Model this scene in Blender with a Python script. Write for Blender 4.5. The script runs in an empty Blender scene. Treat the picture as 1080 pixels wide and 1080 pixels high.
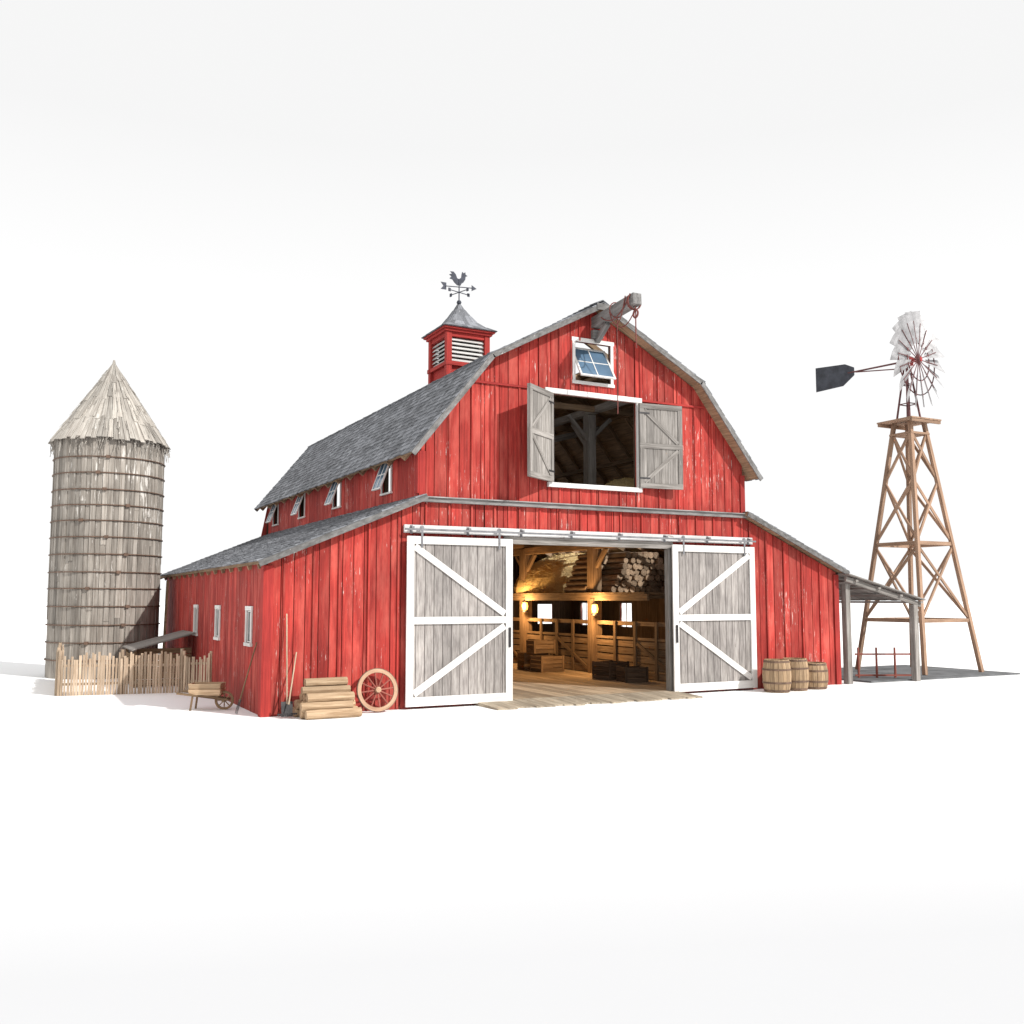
import bpy, math, random
from mathutils import Vector, Matrix
random.seed(7)
V=Vector
U=random.uniform
# ------------------------------------------------------------------ materials
def mat_new(name):
    m=bpy.data.materials.new(name); m.use_nodes=True
    nt=m.node_tree; nt.nodes.clear()
    out=nt.nodes.new('ShaderNodeOutputMaterial'); bs=nt.nodes.new('ShaderNodeBsdfPrincipled')
    nt.links.new(bs.outputs[0],out.inputs[0])
    return m,nt,bs
def N(nt,t,**k):
    n=nt.nodes.new(t)
    for a,b in k.items(): setattr(n,a,b)
    return n
def mixc(nt,fac,a,b,blend='MIX'):
    n=N(nt,'ShaderNodeMix',data_type='RGBA',blend_type=blend)
    for sock,v in ((n.inputs[0],fac),(n.inputs[6],a),(n.inputs[7],b)):
        if hasattr(v,'is_output'): nt.links.new(v,sock)
        elif isinstance(v,(int,float)): sock.default_value=v
        else: sock.default_value=(v[0],v[1],v[2],1)
    return n.outputs[2]
def mrange(nt,v,a,b,c,d):
    n=N(nt,'ShaderNodeMapRange'); nt.links.new(v,n.inputs[0])
    for i,x in enumerate((a,b,c,d)): n.inputs[i+1].default_value=x
    return n.outputs[0]
def math2(nt,op,a,b):
    n=N(nt,'ShaderNodeMath',operation=op)
    for i,v in enumerate((a,b)):
        if hasattr(v,'is_output'): nt.links.new(v,n.inputs[i])
        else: n.inputs[i].default_value=v
    return n.outputs[0]
def noise(nt,vec,scale,detail=5,rough=.6):
    n=N(nt,'ShaderNodeTexNoise'); n.inputs['Scale'].default_value=scale
    n.inputs['Detail'].default_value=detail; n.inputs['Roughness'].default_value=rough
    if vec: nt.links.new(vec,n.inputs['Vector'])
    return n.outputs[0]
def mapping(nt,vec,sc,loc=(0,0,0)):
    n=N(nt,'ShaderNodeMapping'); n.inputs['Scale'].default_value=sc; n.inputs['Location'].default_value=loc
    nt.links.new(vec,n.inputs[0]); return n.outputs[0]
def wood(name,base,dark,chip=None,cthr=.62,rough=.85,gx=1.3,gy=26,var=.22,bump=.5,zchip=None,dirt=0.0,fade=None,cg=(1.6,.75)):
    m,nt,bs=mat_new(name)
    gc=N(nt,'ShaderNodeAttribute',attribute_name='gc').outputs['Vector']
    rn=N(nt,'ShaderNodeAttribute',attribute_name='rnd').outputs['Fac']
    pos=N(nt,'ShaderNodeNewGeometry').outputs['Position']
    n1=noise(nt,mapping(nt,gc,(gx,gy,gy)),1,7,.65)
    f=mrange(nt,n1,.35,.68,0,1)
    col=mixc(nt,f,dark,base)
    big=noise(nt,pos,.55,4,.6)
    if fade:
        n4=noise(nt,mapping(nt,gc,(.9,3.5,3.5),(3,9,4)),1,5,.6)
        col=mixc(nt,mrange(nt,n4,.46,.70,0,.85),col,fade)
    var1=mrange(nt,rn,0,1,1-var,1+var*.7)
    var2=mrange(nt,big,.3,.7,.8,1.14)
    vv=math2(nt,'MULTIPLY',var1,var2)
    cmb=N(nt,'ShaderNodeCombineColor')
    for i in range(3): nt.links.new(vv,cmb.inputs[i])
    col=mixc(nt,1.0,col,cmb.outputs[0],'MULTIPLY')
    if chip:
        n2=noise(nt,mapping(nt,gc,(gx*cg[0],gy*cg[1],gy*cg[1]),(7,3,1)),1,6,.7)
        n3=noise(nt,mapping(nt,pos,(1.3,1.3,.7)),1,3,.5)
        s=math2(nt,'ADD',n2,math2(nt,'MULTIPLY',math2(nt,'SUBTRACT',n3,.5),.45))
        if zchip:
            z=N(nt,'ShaderNodeSeparateXYZ'); nt.links.new(pos,z.inputs[0])
            s=math2(nt,'ADD',s,mrange(nt,z.outputs[2],zchip[0],zchip[1],0,zchip[2]))
        cf=mrange(nt,s,cthr,cthr+.05,0,1)
        col=mixc(nt,cf,col,chip)
    if dirt>0:
        z=N(nt,'ShaderNodeSeparateXYZ'); nt.links.new(pos,z.inputs[0])
        d=math2(nt,'MULTIPLY',mrange(nt,z.outputs[2],0,.9,1,0),math2(nt,'MULTIPLY',noise(nt,pos,3,5,.7),dirt))
        col=mixc(nt,d,col,(.09,.065,.05))
    nt.links.new(col,bs.inputs['Base Color'])
    bs.inputs['Roughness'].default_value=rough
    bs.inputs['Specular IOR Level'].default_value=.25
    bp=N(nt,'ShaderNodeBump'); bp.inputs['Strength'].default_value=bump; bp.inputs['Distance'].default_value=.01
    nt.links.new(n1,bp.inputs['Height']); nt.links.new(bp.outputs[0],bs.inputs['Normal'])
    return m
def plain(name,c,rough=.6,metal=0,nz=.25,sc=6):
    m,nt,bs=mat_new(name)
    pos=N(nt,'ShaderNodeNewGeometry').outputs['Position']
    n=noise(nt,pos,sc,6,.65)
    col=mixc(nt,mrange(nt,n,.35,.65,0,1),[x*(1-nz) for x in c],[x*(1+nz*.6) for x in c])
    nt.links.new(col,bs.inputs['Base Color']); bs.inputs['Roughness'].default_value=rough
    bs.inputs['Metallic'].default_value=metal
    return m
M_RED=wood('red_barn_paint',(.48,.05,.038),(.24,.024,.02),(.62,.48,.43),.655,.8,1.1,22,.26,.5,dirt=.5,fade=(.53,.105,.08),cg=(2.6,1.5))
M_REDS=wood('red_trim_paint',(.45,.045,.035),(.26,.022,.02),(.62,.5,.45),.70,.75,1.1,22,.12,.3)
M_GREY=wood('weathered_grey_wood',(.38,.355,.33),(.17,.155,.14),(.5,.48,.45),.72,.9,1.4,24,.25,.5)
M_DOOR=wood('door_grey_planks',(.42,.39,.365),(.20,.18,.17),(.13,.115,.1),.68,.9,2.2,18,.22,.5)
M_WHITE=wood('white_trim_paint',(.84,.83,.81),(.64,.62,.59),(.4,.37,.34),.70,.7,1.4,20,.06,.25)
M_HEAD=wood('worn_white_header',(.74,.73,.72),(.5,.49,.48),(.3,.28,.26),.66,.8,1.4,20,.1,.3)
M_LOUV=wood('pale_louvre_paint',(.7,.69,.67),(.48,.47,.45),None,.66,.8,1.4,20,.1,.3)
M_TAN=wood('tan_fence_wood',(.58,.46,.34),(.36,.26,.175),None,0,.9,2,30,.3)
M_PINE=wood('pale_pine_wood',(.58,.43,.28),(.33,.215,.125),None,0,.85,1.6,24,.25)
M_BARREL=wood('aged_barrel_oak',(.48,.34,.21),(.25,.165,.095),None,0,.8,1.6,24,.25)
M_OLD=wood('old_brown_timber',(.32,.215,.13),(.14,.09,.05),None,0,.9,1.5,20,.28)
M_RAFT=wood('roof_boarding_brown',(.42,.29,.18),(.2,.13,.08),None,0,.9,1.5,20,.28)
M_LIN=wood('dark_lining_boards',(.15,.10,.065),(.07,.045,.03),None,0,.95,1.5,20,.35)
M_STALL=wood('stall_planks',(.36,.25,.15),(.17,.11,.065),None,0,.9,1.6,22,.3)
M_LOG=wood('round_log_wood',(.52,.38,.25),(.22,.15,.1),None,0,.9,3,14,.45)
M_FLOOR=wood('worn_floor_planks',(.50,.39,.27),(.28,.2,.13),(.60,.5,.38),.66,.85,1.2,16,.28)
M_RAMP=wood('ramp_planks',(.50,.43,.33),(.26,.21,.155),(.62,.55,.44),.66,.9,1.5,16,.28)
M_SHING=wood('grey_shakes',(.27,.278,.298),(.125,.13,.142),(.43,.435,.445),.68,.9,4,34,.42,.5)
M_RAKE=wood('grey_rake_board',(.25,.245,.24),(.11,.105,.10),(.42,.41,.39),.68,.9,6,14,.2,.5)
M_BEAM=wood('grey_hoist_timber',(.34,.33,.32),(.16,.155,.15),(.5,.48,.46),.70,.9,2,14,.2,.5)
M_SILO=wood('silo_staves',(.43,.395,.35),(.20,.175,.15),(.66,.63,.585),.67,.95,.9,16,.32,.6,zchip=(2,7.5,.12))
M_SILOR=wood('silo_roof_boards',(.53,.50,.45),(.27,.24,.21),(.66,.64,.60),.63,.95,1.5,22,.34,.8)
M_TOWER=wood('windmill_timber',(.46,.30,.205),(.24,.15,.1),None,0,.9,1.2,22,.2)
M_HOOP=plain('rusty_hoop_iron',(.16,.1,.07),.7,.3,.4,9)
M_IRON=plain('dark_iron',(.05,.048,.05),.5,.6,.3,9)
M_VANE=plain('blue_grey_vane_iron',(.05,.055,.075),.7,.0,.3,9)
M_STEEL=plain('grey_rail_steel',(.20,.20,.21),.6,.4,.3,7)
M_GALV=plain('grey_galvanised_sheet',(.42,.415,.42),.5,.2,.35,4)
M_TAIL=plain('dark_tail_sheet',(.06,.065,.08),.5,.3,.4,3)
M_REDIRON=plain('red_painted_iron',(.42,.03,.03),.5,.1,.3,7)
M_SPOKEI=plain('brown_red_iron',(.16,.06,.06),.6,.2,.3,7)
M_WHEELR=wood('faded_red_wood',(.36,.12,.09),(.2,.06,.045),None,0,.85,1.6,24,.2)
M_RIM=wood('tan_wheel_wood',(.54,.37,.25),(.32,.19,.12),None,0,.85,1.6,24,.2)
M_ROPE=plain('dark_red_rope',(.2,.06,.05),.9,0,.3,30)
M_HAY=wood('hay_straw',(.85,.68,.36),(.58,.43,.19),None,0,.95,14,60,.3,1.0)
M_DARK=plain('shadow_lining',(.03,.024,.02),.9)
M_INK=plain('grey_pad_boards',(.13,.135,.14),.85,0,.35,2)
def glassm(name,c):
    m,nt,bs=mat_new(name)
    pos=N(nt,'ShaderNodeNewGeometry').outputs['Position']
    nt.links.new(mixc(nt,noise(nt,pos,2,3,.5),[q*.6 for q in c],[q*1.5 for q in c]),bs.inputs['Base Color']); bs.inputs['Roughness'].default_value=.1
    bs.inputs['Specular IOR Level'].default_value=.45
    return m
M_GLASS=glassm('blue_window_glass',(.09,.15,.22)); M_DGLASS=glassm('dark_window_glass',(.02,.03,.035))
def glow():
    m,nt,bs=mat_new('lantern_flame_glass')
    bs.inputs['Base Color'].default_value=(1,.6,.2,1)
    bs.inputs['Emission Color'].default_value=(1,.42,.06,1); bs.inputs['Emission Strength'].default_value=5
    return m
M_GLOW=glow()
# ------------------------------------------------------------------ builder
class B:
    def __init__(s,M=None):
        s.v=[];s.f=[];s.g=[];s.r=[];s.sm=[];s.mi=[];s.M=M or Matrix();s.m=0;s.pv=[];s.pf=[];s.pid=-1;s.hold=False
    def add(s,pts,faces,gcs,r=None,smooth=False):
        if not s.hold: s.pid+=1
        o=len(s.v); r=random.random() if r is None else r
        off=V((U(0,50),U(0,50),U(0,50)))
        for p,g in zip(pts,gcs):
            s.v.append(s.M@V(p)); s.g.append(V(g)+off); s.r.append(r); s.pv.append(s.pid)
        for f in faces: s.f.append([i+o for i in f]); s.sm.append(smooth); s.mi.append(s.m); s.pf.append(s.pid)
    QF=[(0,3,2,1),(4,5,6,7),(0,1,5,4),(1,2,6,5),(2,3,7,6),(3,0,4,7)]
    def hexa(s,p,axis=None,r=None):
        p=[V(q) for q in p]
        e=[(p[1]-p[0]),(p[3]-p[0]),(p[4]-p[0])]
        L=[x.length for x in e]
        k=L.index(max(L)) if axis is None else axis
        c=[(0,0,0),(1,0,0),(1,1,0),(0,1,0),(0,0,1),(1,0,1),(1,1,1),(0,1,1)]
        gs=[]
        for q in c:
            l=[q[i]*L[i] for i in range(3)]
            a=l.pop(k); gs.append((a,l[0],l[1]))
        n=e[0].cross(e[1]).dot(e[2])
        fs=s.QF if n>0 else [tuple(reversed(f)) for f in s.QF]
        s.add(p,fs,gs,r)
    def box(s,c,size,R=None,r=None):
        c=V(c);h=[x/2 for x in size]
        q=[(-1,-1,-1),(1,-1,-1),(1,1,-1),(-1,1,-1),(-1,-1,1),(1,-1,1),(1,1,1),(-1,1,1)]
        pts=[]
        for a in q:
            p=V((a[0]*h[0],a[1]*h[1],a[2]*h[2]))
            if R is not None: p=R@p
            pts.append(c+p)
        s.hexa(pts,None,r)
    def bx(s,x0,x1,y0,y1,z0,z1,r=None):
        s.box(((x0+x1)/2,(y0+y1)/2,(z0+z1)/2),(abs(x1-x0),abs(y1-y0),abs(z1-z0)),None,r)
    def beam(s,p0,p1,w,h,up=(0,0,1),r=None):
        p0=V(p0);p1=V(p1);d=(p1-p0);L=d.length;d.normalize()
        up=V(up)
        if abs(d.dot(up))>.98: up=V((0,1,0)) if abs(d.y)<.9 else V((1,0,0))
        y=up.cross(d).normalized(); z=d.cross(y)
        R=Matrix((d,y,z)).transposed()
        s.box((p0+p1)/2,(L,w,h),R,r)
    def cyl(s,p0,p1,r0,r1=None,n=12,cap=True,smooth=True,r=None):
        r1=r0 if r1 is None else r1
        p0=V(p0);p1=V(p1);d=(p1-p0);L=d.length;d.normalize()
        a=V((0,0,1)) if abs(d.z)<.9 else V((1,0,0))
        x=a.cross(d).normalized();y=d.cross(x)
        pts=[];gs=[]
        for k,(c,rr,l) in enumerate(((p0,r0,0),(p1,r1,L))):
            for i in range(n):
                t=2*math.pi*i/n
                pts.append(c+x*math.cos(t)*rr+y*math.sin(t)*rr); gs.append((l,rr*math.cos(t)*1.5,rr*math.sin(t)*1.5))
        fs=[(i,(i+1)%n,n+(i+1)%n,n+i) for i in range(n)]
        s.add(pts,fs,gs,r,smooth)
        if cap:
            s.hold=True
            s.add(pts[:n],[tuple(reversed(range(n)))],gs[:n],r)
            s.add(pts[n:],[tuple(range(n))],gs[n:],r)
            s.hold=False
    def tube(s,pts,r,n=6):
        for a,b in zip(pts[:-1],pts[1:]):
            if (V(b)-V(a)).length>1e-5: s.cyl(a,b,r,r,n,True,True,.5)
    def lathe(s,prof,c,n=24,smooth=True,r=None):
        c=V(c);pts=[];gs=[]
        for (rr,z) in prof:
            for i in range(n):
                t=2*math.pi*i/n
                pts.append(c+V((rr*math.cos(t),rr*math.sin(t),z))); gs.append((z,rr*math.cos(t),rr*math.sin(t)))
        fs=[]
        for k in range(len(prof)-1):
            for i in range(n):
                j=(i+1)%n; fs.append((k*n+i,k*n+j,(k+1)*n+j,(k+1)*n+i))
        s.add(pts,fs,gs,r,smooth)
    def torus(s,c,ax,R,r,n=40,m=8,rr=None,flat=None):
        c=V(c);ax=V(ax).normalized();a=V((0,0,1)) if abs(ax.z)<.9 else V((1,0,0))
        x=a.cross(ax).normalized();y=ax.cross(x)
        sec=[(math.cos(2*math.pi*j/m)*r,math.sin(2*math.pi*j/m)*r) for j in range(m)]
        if flat: sec=[(-flat[0],-flat[1]),(flat[0],-flat[1]),(flat[0],flat[1]),(-flat[0],flat[1])];m=4
        pts=[];gs=[]
        for i in range(n):
            t=2*math.pi*i/n;d=x*math.cos(t)+y*math.sin(t)
            for (u,w) in sec: pts.append(c+d*(R+u)+ax*w); gs.append((t*R,u,w))
        fs=[]
        for i in range(n):
            k=(i+1)%n
            for j in range(m):
                l=(j+1)%m; fs.append((i*m+j,k*m+j,k*m+l,i*m+l))
        s.add(pts,fs,gs,rr,flat is None)
    def poly(s,pts,off,r=None):
        n=len(pts);off=V(off)
        P=[V(p) for p in pts]+[V(p)+off for p in pts]
        fs=[tuple(range(n)),tuple(reversed(range(n,2*n)))]+[(i,i+n,(i+1)%n+n,(i+1)%n) for i in range(n)]
        s.add(P,fs,[(p.z,p.x,p.y) for p in P],r)
WO={}
def empty(name,loc,label=None,cat=None,group=None):
    o=bpy.data.objects.new(name,None); o.location=loc; bpy.context.collection.objects.link(o)
    o.empty_display_size=.3
    WO[o]=V(loc); tag(o,label,cat,group); return o
def tag(o,label=None,cat=None,group=None,kind=None):
    if label:o['label']=label
    if cat:o['category']=cat
    if group:o['group']=group
    if kind:o['kind']=kind
def mk(b,name,mats,parent=None,origin=None,label=None,cat=None,group=None,kind=None,bevel=0):
    if not isinstance(mats,(list,tuple)): mats=[mats]
    if origin is None:
        xs=[v.x for v in b.v];ys=[v.y for v in b.v];zs=[v.z for v in b.v]
        origin=V(((min(xs)+max(xs))/2,(min(ys)+max(ys))/2,min(zs)))
    origin=V(origin)
    me=bpy.data.meshes.new(name)
    me.from_pydata([v-origin for v in b.v],[],b.f)
    at=me.attributes.new('gc','FLOAT_VECTOR','POINT'); at.data.foreach_set('vector',[c for g in b.g for c in g])
    at=me.attributes.new('rnd','FLOAT','POINT'); at.data.foreach_set('value',b.r)
    me.polygons.foreach_set('use_smooth',b.sm); me.polygons.foreach_set('material_index',b.mi)
    for m in mats: me.materials.append(m)
    me.update()
    o=bpy.data.objects.new(name,me); bpy.context.collection.objects.link(o)
    WO[o]=origin
    if parent: o.parent=parent; o.location=origin-WO[parent]
    else: o.location=origin
    tag(o,label,cat,group,kind)
    if bevel:
        md=o.modifiers.new('bevel','BEVEL'); md.width=bevel; md.segments=2; md.limit_method='ANGLE'
    return o
def mks(b,name,mats,parent=None,**k):
    for p in range(b.pid+1):
        c=B(); idx=[i for i,q in enumerate(b.pv) if q==p]; mp={i:j for j,i in enumerate(idx)}
        c.v=[b.v[i] for i in idx]; c.g=[b.g[i] for i in idx]; c.r=[b.r[i] for i in idx]
        for f,s_,m_,q in zip(b.f,b.sm,b.mi,b.pf):
            if q==p: c.f.append([mp[i] for i in f]); c.sm.append(s_); c.mi.append(m_)
        mk(c,name,mats,parent,**k)
# ------------------------------------------------------------------ camera / light / world
yaw=math.radians(27.6);pit=math.radians(5.25)
F=V((math.sin(yaw)*math.cos(pit),math.cos(yaw)*math.cos(pit),math.sin(pit)))
cam=bpy.data.cameras.new('camera'); co=bpy.data.objects.new('camera',cam); bpy.context.collection.objects.link(co)
co.location=(0,0,2.4); co.rotation_euler=F.to_track_quat('-Z','Y').to_euler()
cam.lens=33.4; cam.sensor_width=36; cam.clip_end=3000; cam.clip_start=.1
bpy.context.scene.camera=co
sd=V((.42,-.80,.66)).normalized()
sun=bpy.data.lights.new('sun','SUN'); sun.energy=4.0; sun.angle=math.radians(.8); sun.color=(1,.975,.94)
so=bpy.data.objects.new('sun',sun); bpy.context.collection.objects.link(so)
so.rotation_euler=sd.to_track_quat('Z','Y').to_euler(); so.location=(30,-20,40)
w=bpy.data.worlds.new('World'); bpy.context.scene.world=w; w.use_nodes=True
nt=w.node_tree; bg=nt.nodes['Background']
tc=N(nt,'ShaderNodeTexCoord'); sx=N(nt,'ShaderNodeSeparateXYZ'); nt.links.new(tc.outputs['Generated'],sx.inputs[0])
ff=mrange(nt,sx.outputs[2],.27,.44,0,1)
nt.links.new(mixc(nt,ff,(1.03,1.03,1.03),(.925,.925,.925)),bg.inputs[0]); bg.inputs[1].default_value=1.0
sc=bpy.context.scene
sc.view_settings.view_transform='Standard'; sc.view_settings.look='None'; sc.view_settings.exposure=0
# ground
b=B(); S=900
b.add([(-S,-S,0),(S,-S,0),(S,S,0),(-S,S,0)],[(0,1,2,3)],[(0,0,0)]*4)
m,nt,bs=mat_new('white_ground_painted_falloff')
pos=N(nt,'ShaderNodeNewGeometry').outputs['Position']
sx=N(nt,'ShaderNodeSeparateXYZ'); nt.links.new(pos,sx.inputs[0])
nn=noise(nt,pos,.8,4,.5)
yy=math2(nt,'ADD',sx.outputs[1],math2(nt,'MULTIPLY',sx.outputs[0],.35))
gcol=mixc(nt,mrange(nt,yy,7,20,0,1),(.57,.577,.59),(.93,.93,.93))  # dimmer foreground: light falloff painted into the base colour
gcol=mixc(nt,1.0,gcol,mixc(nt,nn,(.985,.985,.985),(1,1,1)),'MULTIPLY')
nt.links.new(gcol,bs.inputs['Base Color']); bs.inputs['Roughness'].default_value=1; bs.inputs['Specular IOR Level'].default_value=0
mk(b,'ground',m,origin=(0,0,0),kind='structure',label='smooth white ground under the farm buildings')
# ------------------------------------------------------------------ BARN
CX=12.75; FY=19.9; BY=34.3; HW=4.7; HL=8.1
XL=CX-HL; XR=CX+HL; ML=CX-HW; MR=CX+HW
barn=empty('barn',(CX,FY,0),'red gambrel barn with open white-framed doors and grey roof','barn')
RP=[(5.05,5.70),(3.1,8.12),(0,9.78)]
LP=[(8.3,3.2),(4.66,4.74)]
def lerp(a,b,t): return a+(b-a)*t
def rooftop(dx):
    dx=abs(dx)
    if dx>HW+.001: return lerp(LP[0][1],LP[1][1],(LP[0][0]-dx)/(LP[0][0]-LP[1][0]))
    if dx>3.1: return lerp(RP[0][1],RP[1][1],(RP[0][0]-dx)/(RP[0][0]-RP[1][0]))
    return lerp(RP[1][1],RP[2][1],(3.1-dx)/3.1)
def siding(b,ax,plane,out,u0,u1,topf,ops=(),zb=0,w=.3,t=.03,gap=.007,d0=0,breaks=(),jit=.006,shift=None):
    def P(u,z,d): return (u,plane+out*d,z) if ax=='x' else (plane+out*d,u,z)
    ed=[u0]
    while ed[-1]<u1-w*.6: ed.append(ed[-1]+w*U(.8,1.2))
    ed[-1]=u1
    for o in ops: ed+=[o[0],o[1]]
    ed+=[x for x in breaks if u0<x<u1]
    ed=sorted(set(e for e in ed if u0<=e<=u1))
    e2=[ed[0]]
    for e in ed[1:]:
        if e-e2[-1]>.012: e2.append(e)
    ed=e2
    for a,c in zip(ed[:-1],ed[1:]):
        mid=(a+c)/2; segs=[(zb,topf(a+1e-4),topf(c-1e-4))]
        for o in ops:
            if o[0]<mid<o[1]:
                ns=[]
                for (z0,za,zc) in segs:
                    if o[2]>z0+.02 and min(za,zc)>o[2]: ns.append((z0,o[2],o[2]))
                    elif min(za,zc)<=o[2]: ns.append((z0,za,zc))
                    if min(za,zc)>o[3]+.01: ns.append((o[3],za,zc))
                segs=ns
        j=U(0,jit)
        for (z0,za,zc) in segs:
            A,C=a+gap,c-gap
            if C-A<.005: continue
            p=[P(A,z0,d0),P(C,z0,d0),P(C,z0,d0+t+j),P(A,z0,d0+t+j),P(A,za,d0),P(C,zc,d0),P(C,zc,d0+t+j),P(A,za,d0+t+j)]
            b.hexa(p,2)
DO=(10.15,15.05,0,3.78)
HO=(11.45,13.95,5.22,7.42)
UW=(12.15,13.2,7.82,8.82)
def ftop(x): return rooftop(x-CX)-.12
ops=[DO,HO,UW]
kb=[ML,MR,CX-3.1,CX+3.1,CX]
b=B(); b.m=0
siding(b,'x',FY,-1,XL,XR,lambda x:min(ftop(x),4.6),ops,0,.29,.03,.009,0.0,kb,.012)
siding(b,'x',FY,-1,ML,MR,ftop,[HO,UW],4.6,.29,.033,.009,0.012,kb,.012)
b.m=1
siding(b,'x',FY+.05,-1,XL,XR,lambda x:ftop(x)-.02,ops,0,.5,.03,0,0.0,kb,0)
mk(b,'front_wall',[M_RED,M_LIN],barn)
b=B()
x=XL+.35
while x<XR-.2:
    for (z0,z1) in ((.02,4.55),(4.72,99)):
        t=ftop(x)-.05
        zz1=min(z1,t)
        if z0==4.72 and not(ML+.1<x<MR-.1): continue
        segs=[(z0,zz1)]
        for o in ops:
            if o[0]-.06<x<o[1]+.06:
                ns=[]
                for (a,c) in segs:
                    if o[2]>a+.1: ns.append((a,min(c,o[2]-.02)))
                    if c>o[3]+.1: ns.append((max(a,o[3]+.02),c))
                segs=ns
        for (a,c) in segs:
            if c-a>.1: b.bx(x-.02,x+.02,FY-.078,FY-.046,a,c)
    x+=U(.55,.68)
mks(b,'wall_batten',M_RED,barn)
WZ=(1.45,2.16); WY=[21.25,24.85,28.1]
sops=[(y-.23,y+.23,WZ[0],WZ[1]) for y in WY]
rops=[(y-.4,y+.4,1.35,2.25) for y in (22.5,26.6,30.4,33.3)]
ltop=lambda y:3.16
b=B()
siding(b,'y',XL,-1,FY,BY,ltop,sops,0,.31,.03,.008)
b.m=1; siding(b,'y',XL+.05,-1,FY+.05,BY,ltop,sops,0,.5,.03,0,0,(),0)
mk(b,'side_wall',[M_RED,M_LIN],barn)
b=B()
siding(b,'y',XR,1,FY,BY,ltop,rops,0,.31,.03,.008)
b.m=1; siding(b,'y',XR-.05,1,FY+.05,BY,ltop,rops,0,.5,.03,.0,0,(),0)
mk(b,'side_wall',[M_RED,M_LIN],barn)
UY=[21.95,26.0,29.7,33.1]
UZ=(5.0,5.82)
uops=[(y-.31,y+.31,UZ[0],UZ[1]) for y in UY]
for pl,o in ((ML,-1),(MR,1)):
    b=B()
    siding(b,'y',pl,o,FY,BY,lambda y:6.05,uops,4.5,.31,.03,.008)
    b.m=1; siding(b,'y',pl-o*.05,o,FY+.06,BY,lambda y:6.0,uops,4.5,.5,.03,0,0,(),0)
    mk(b,'upper_side_wall',[M_RED,M_LIN],barn)
b=B()
bops=[(19.1,19.8,1.4,2.2),(9.6,15.9,4.9,7.6)]  # wide gable hole is unseen, added to let sky light into the loft
siding(b,'x',BY,1,XL,XR,ftop,bops,0,.31,.03,.008,0,kb)
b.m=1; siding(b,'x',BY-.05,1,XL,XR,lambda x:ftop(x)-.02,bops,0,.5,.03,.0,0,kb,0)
mk(b,'back_wall',[M_RED,M_LIN],barn)
b=B()
b.bx(XL-.05,XL+.13,FY-.085,FY-.046,0,3.1); b.bx(XL-.085,XL-.046,FY-.08,FY+.14,0,3.1)
b.bx(XR-.13,XR+.05,FY-.085,FY-.046,0,3.1)
b.bx(ML-.05,ML+.1,FY-.09,FY-.058,4.7,5.75); b.bx(MR-.1,MR+.05,FY-.09,FY-.058,4.7,5.75)
b.bx(ML-.085,ML-.046,FY-.08,FY+.1,4.78,5.7)
b.bx(CX-3.4,11.3,FY-.1,FY-.06,7.47,7.52); b.bx(14.1,CX+3.4,FY-.1,FY-.06,7.47,7.52)
mks(b,'corner_trim',M_REDS,barn)
b=B()
b.bx(ML-.1,MR+.1,FY-.17,FY-.05,4.59,4.68); b.bx(ML-.12,MR+.12,FY-.22,FY-.05,4.685,4.71)
mk(b,'belt_board',M_BEAM,barn)
# roofs
RF=FY-.42; RB=BY+.6
def slab(b,lo,hi,y0,y1,t=.1):
    lo=V((lo[0],0,lo[1]));hi=V((hi[0],0,hi[1]));d=(hi-lo).normalized()
    n=V((-d.z,0,d.x)); 
    if n.z<0:n=-n
    q=[lo,hi,hi-n*t,lo-n*t]
    p=[V((a.x,y0,a.z)) for a in q]+[V((a.x,y1,a.z)) for a in q]
    b.hexa(p)
def shakes(b,lo,hi,y0,y1,exp=.17,ext=.06):
    lo=V((lo[0],0,lo[1]));hi=V((hi[0],0,hi[1]));d=(hi-lo);L=d.length;d.normalize()
    n=V((-d.z,0,d.x))
    if n.z<0:n=-n
    rows=int(L/exp)+1
    for k in range(rows):
        y=y0-U(0,.03)
        while y<y1:
            ww=U(.1,.26); ye=min(y+ww,y1+.03)
            s=k*exp-ext+U(-.02,.015); e=min(s+exp*1.7,L+.01)
            a=lo+d*s;c=lo+d*e
            tb=U(.025,.042)
            p=[]
            for yy in (y+.003,ye-.003):
                for (q,h) in ((a,0.004),(c,.002),(c,.012),(a,tb)):
                    r=q+n*h; p.append(V((r.x,yy,r.z)))
            b.hexa([p[0],p[1],p[2],p[3],p[4],p[5],p[6],p[7]],0)
            y=ye
def pt(a,c,t): return (lerp(a[0],c[0],t),lerp(a[1],c[1],t))
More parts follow.
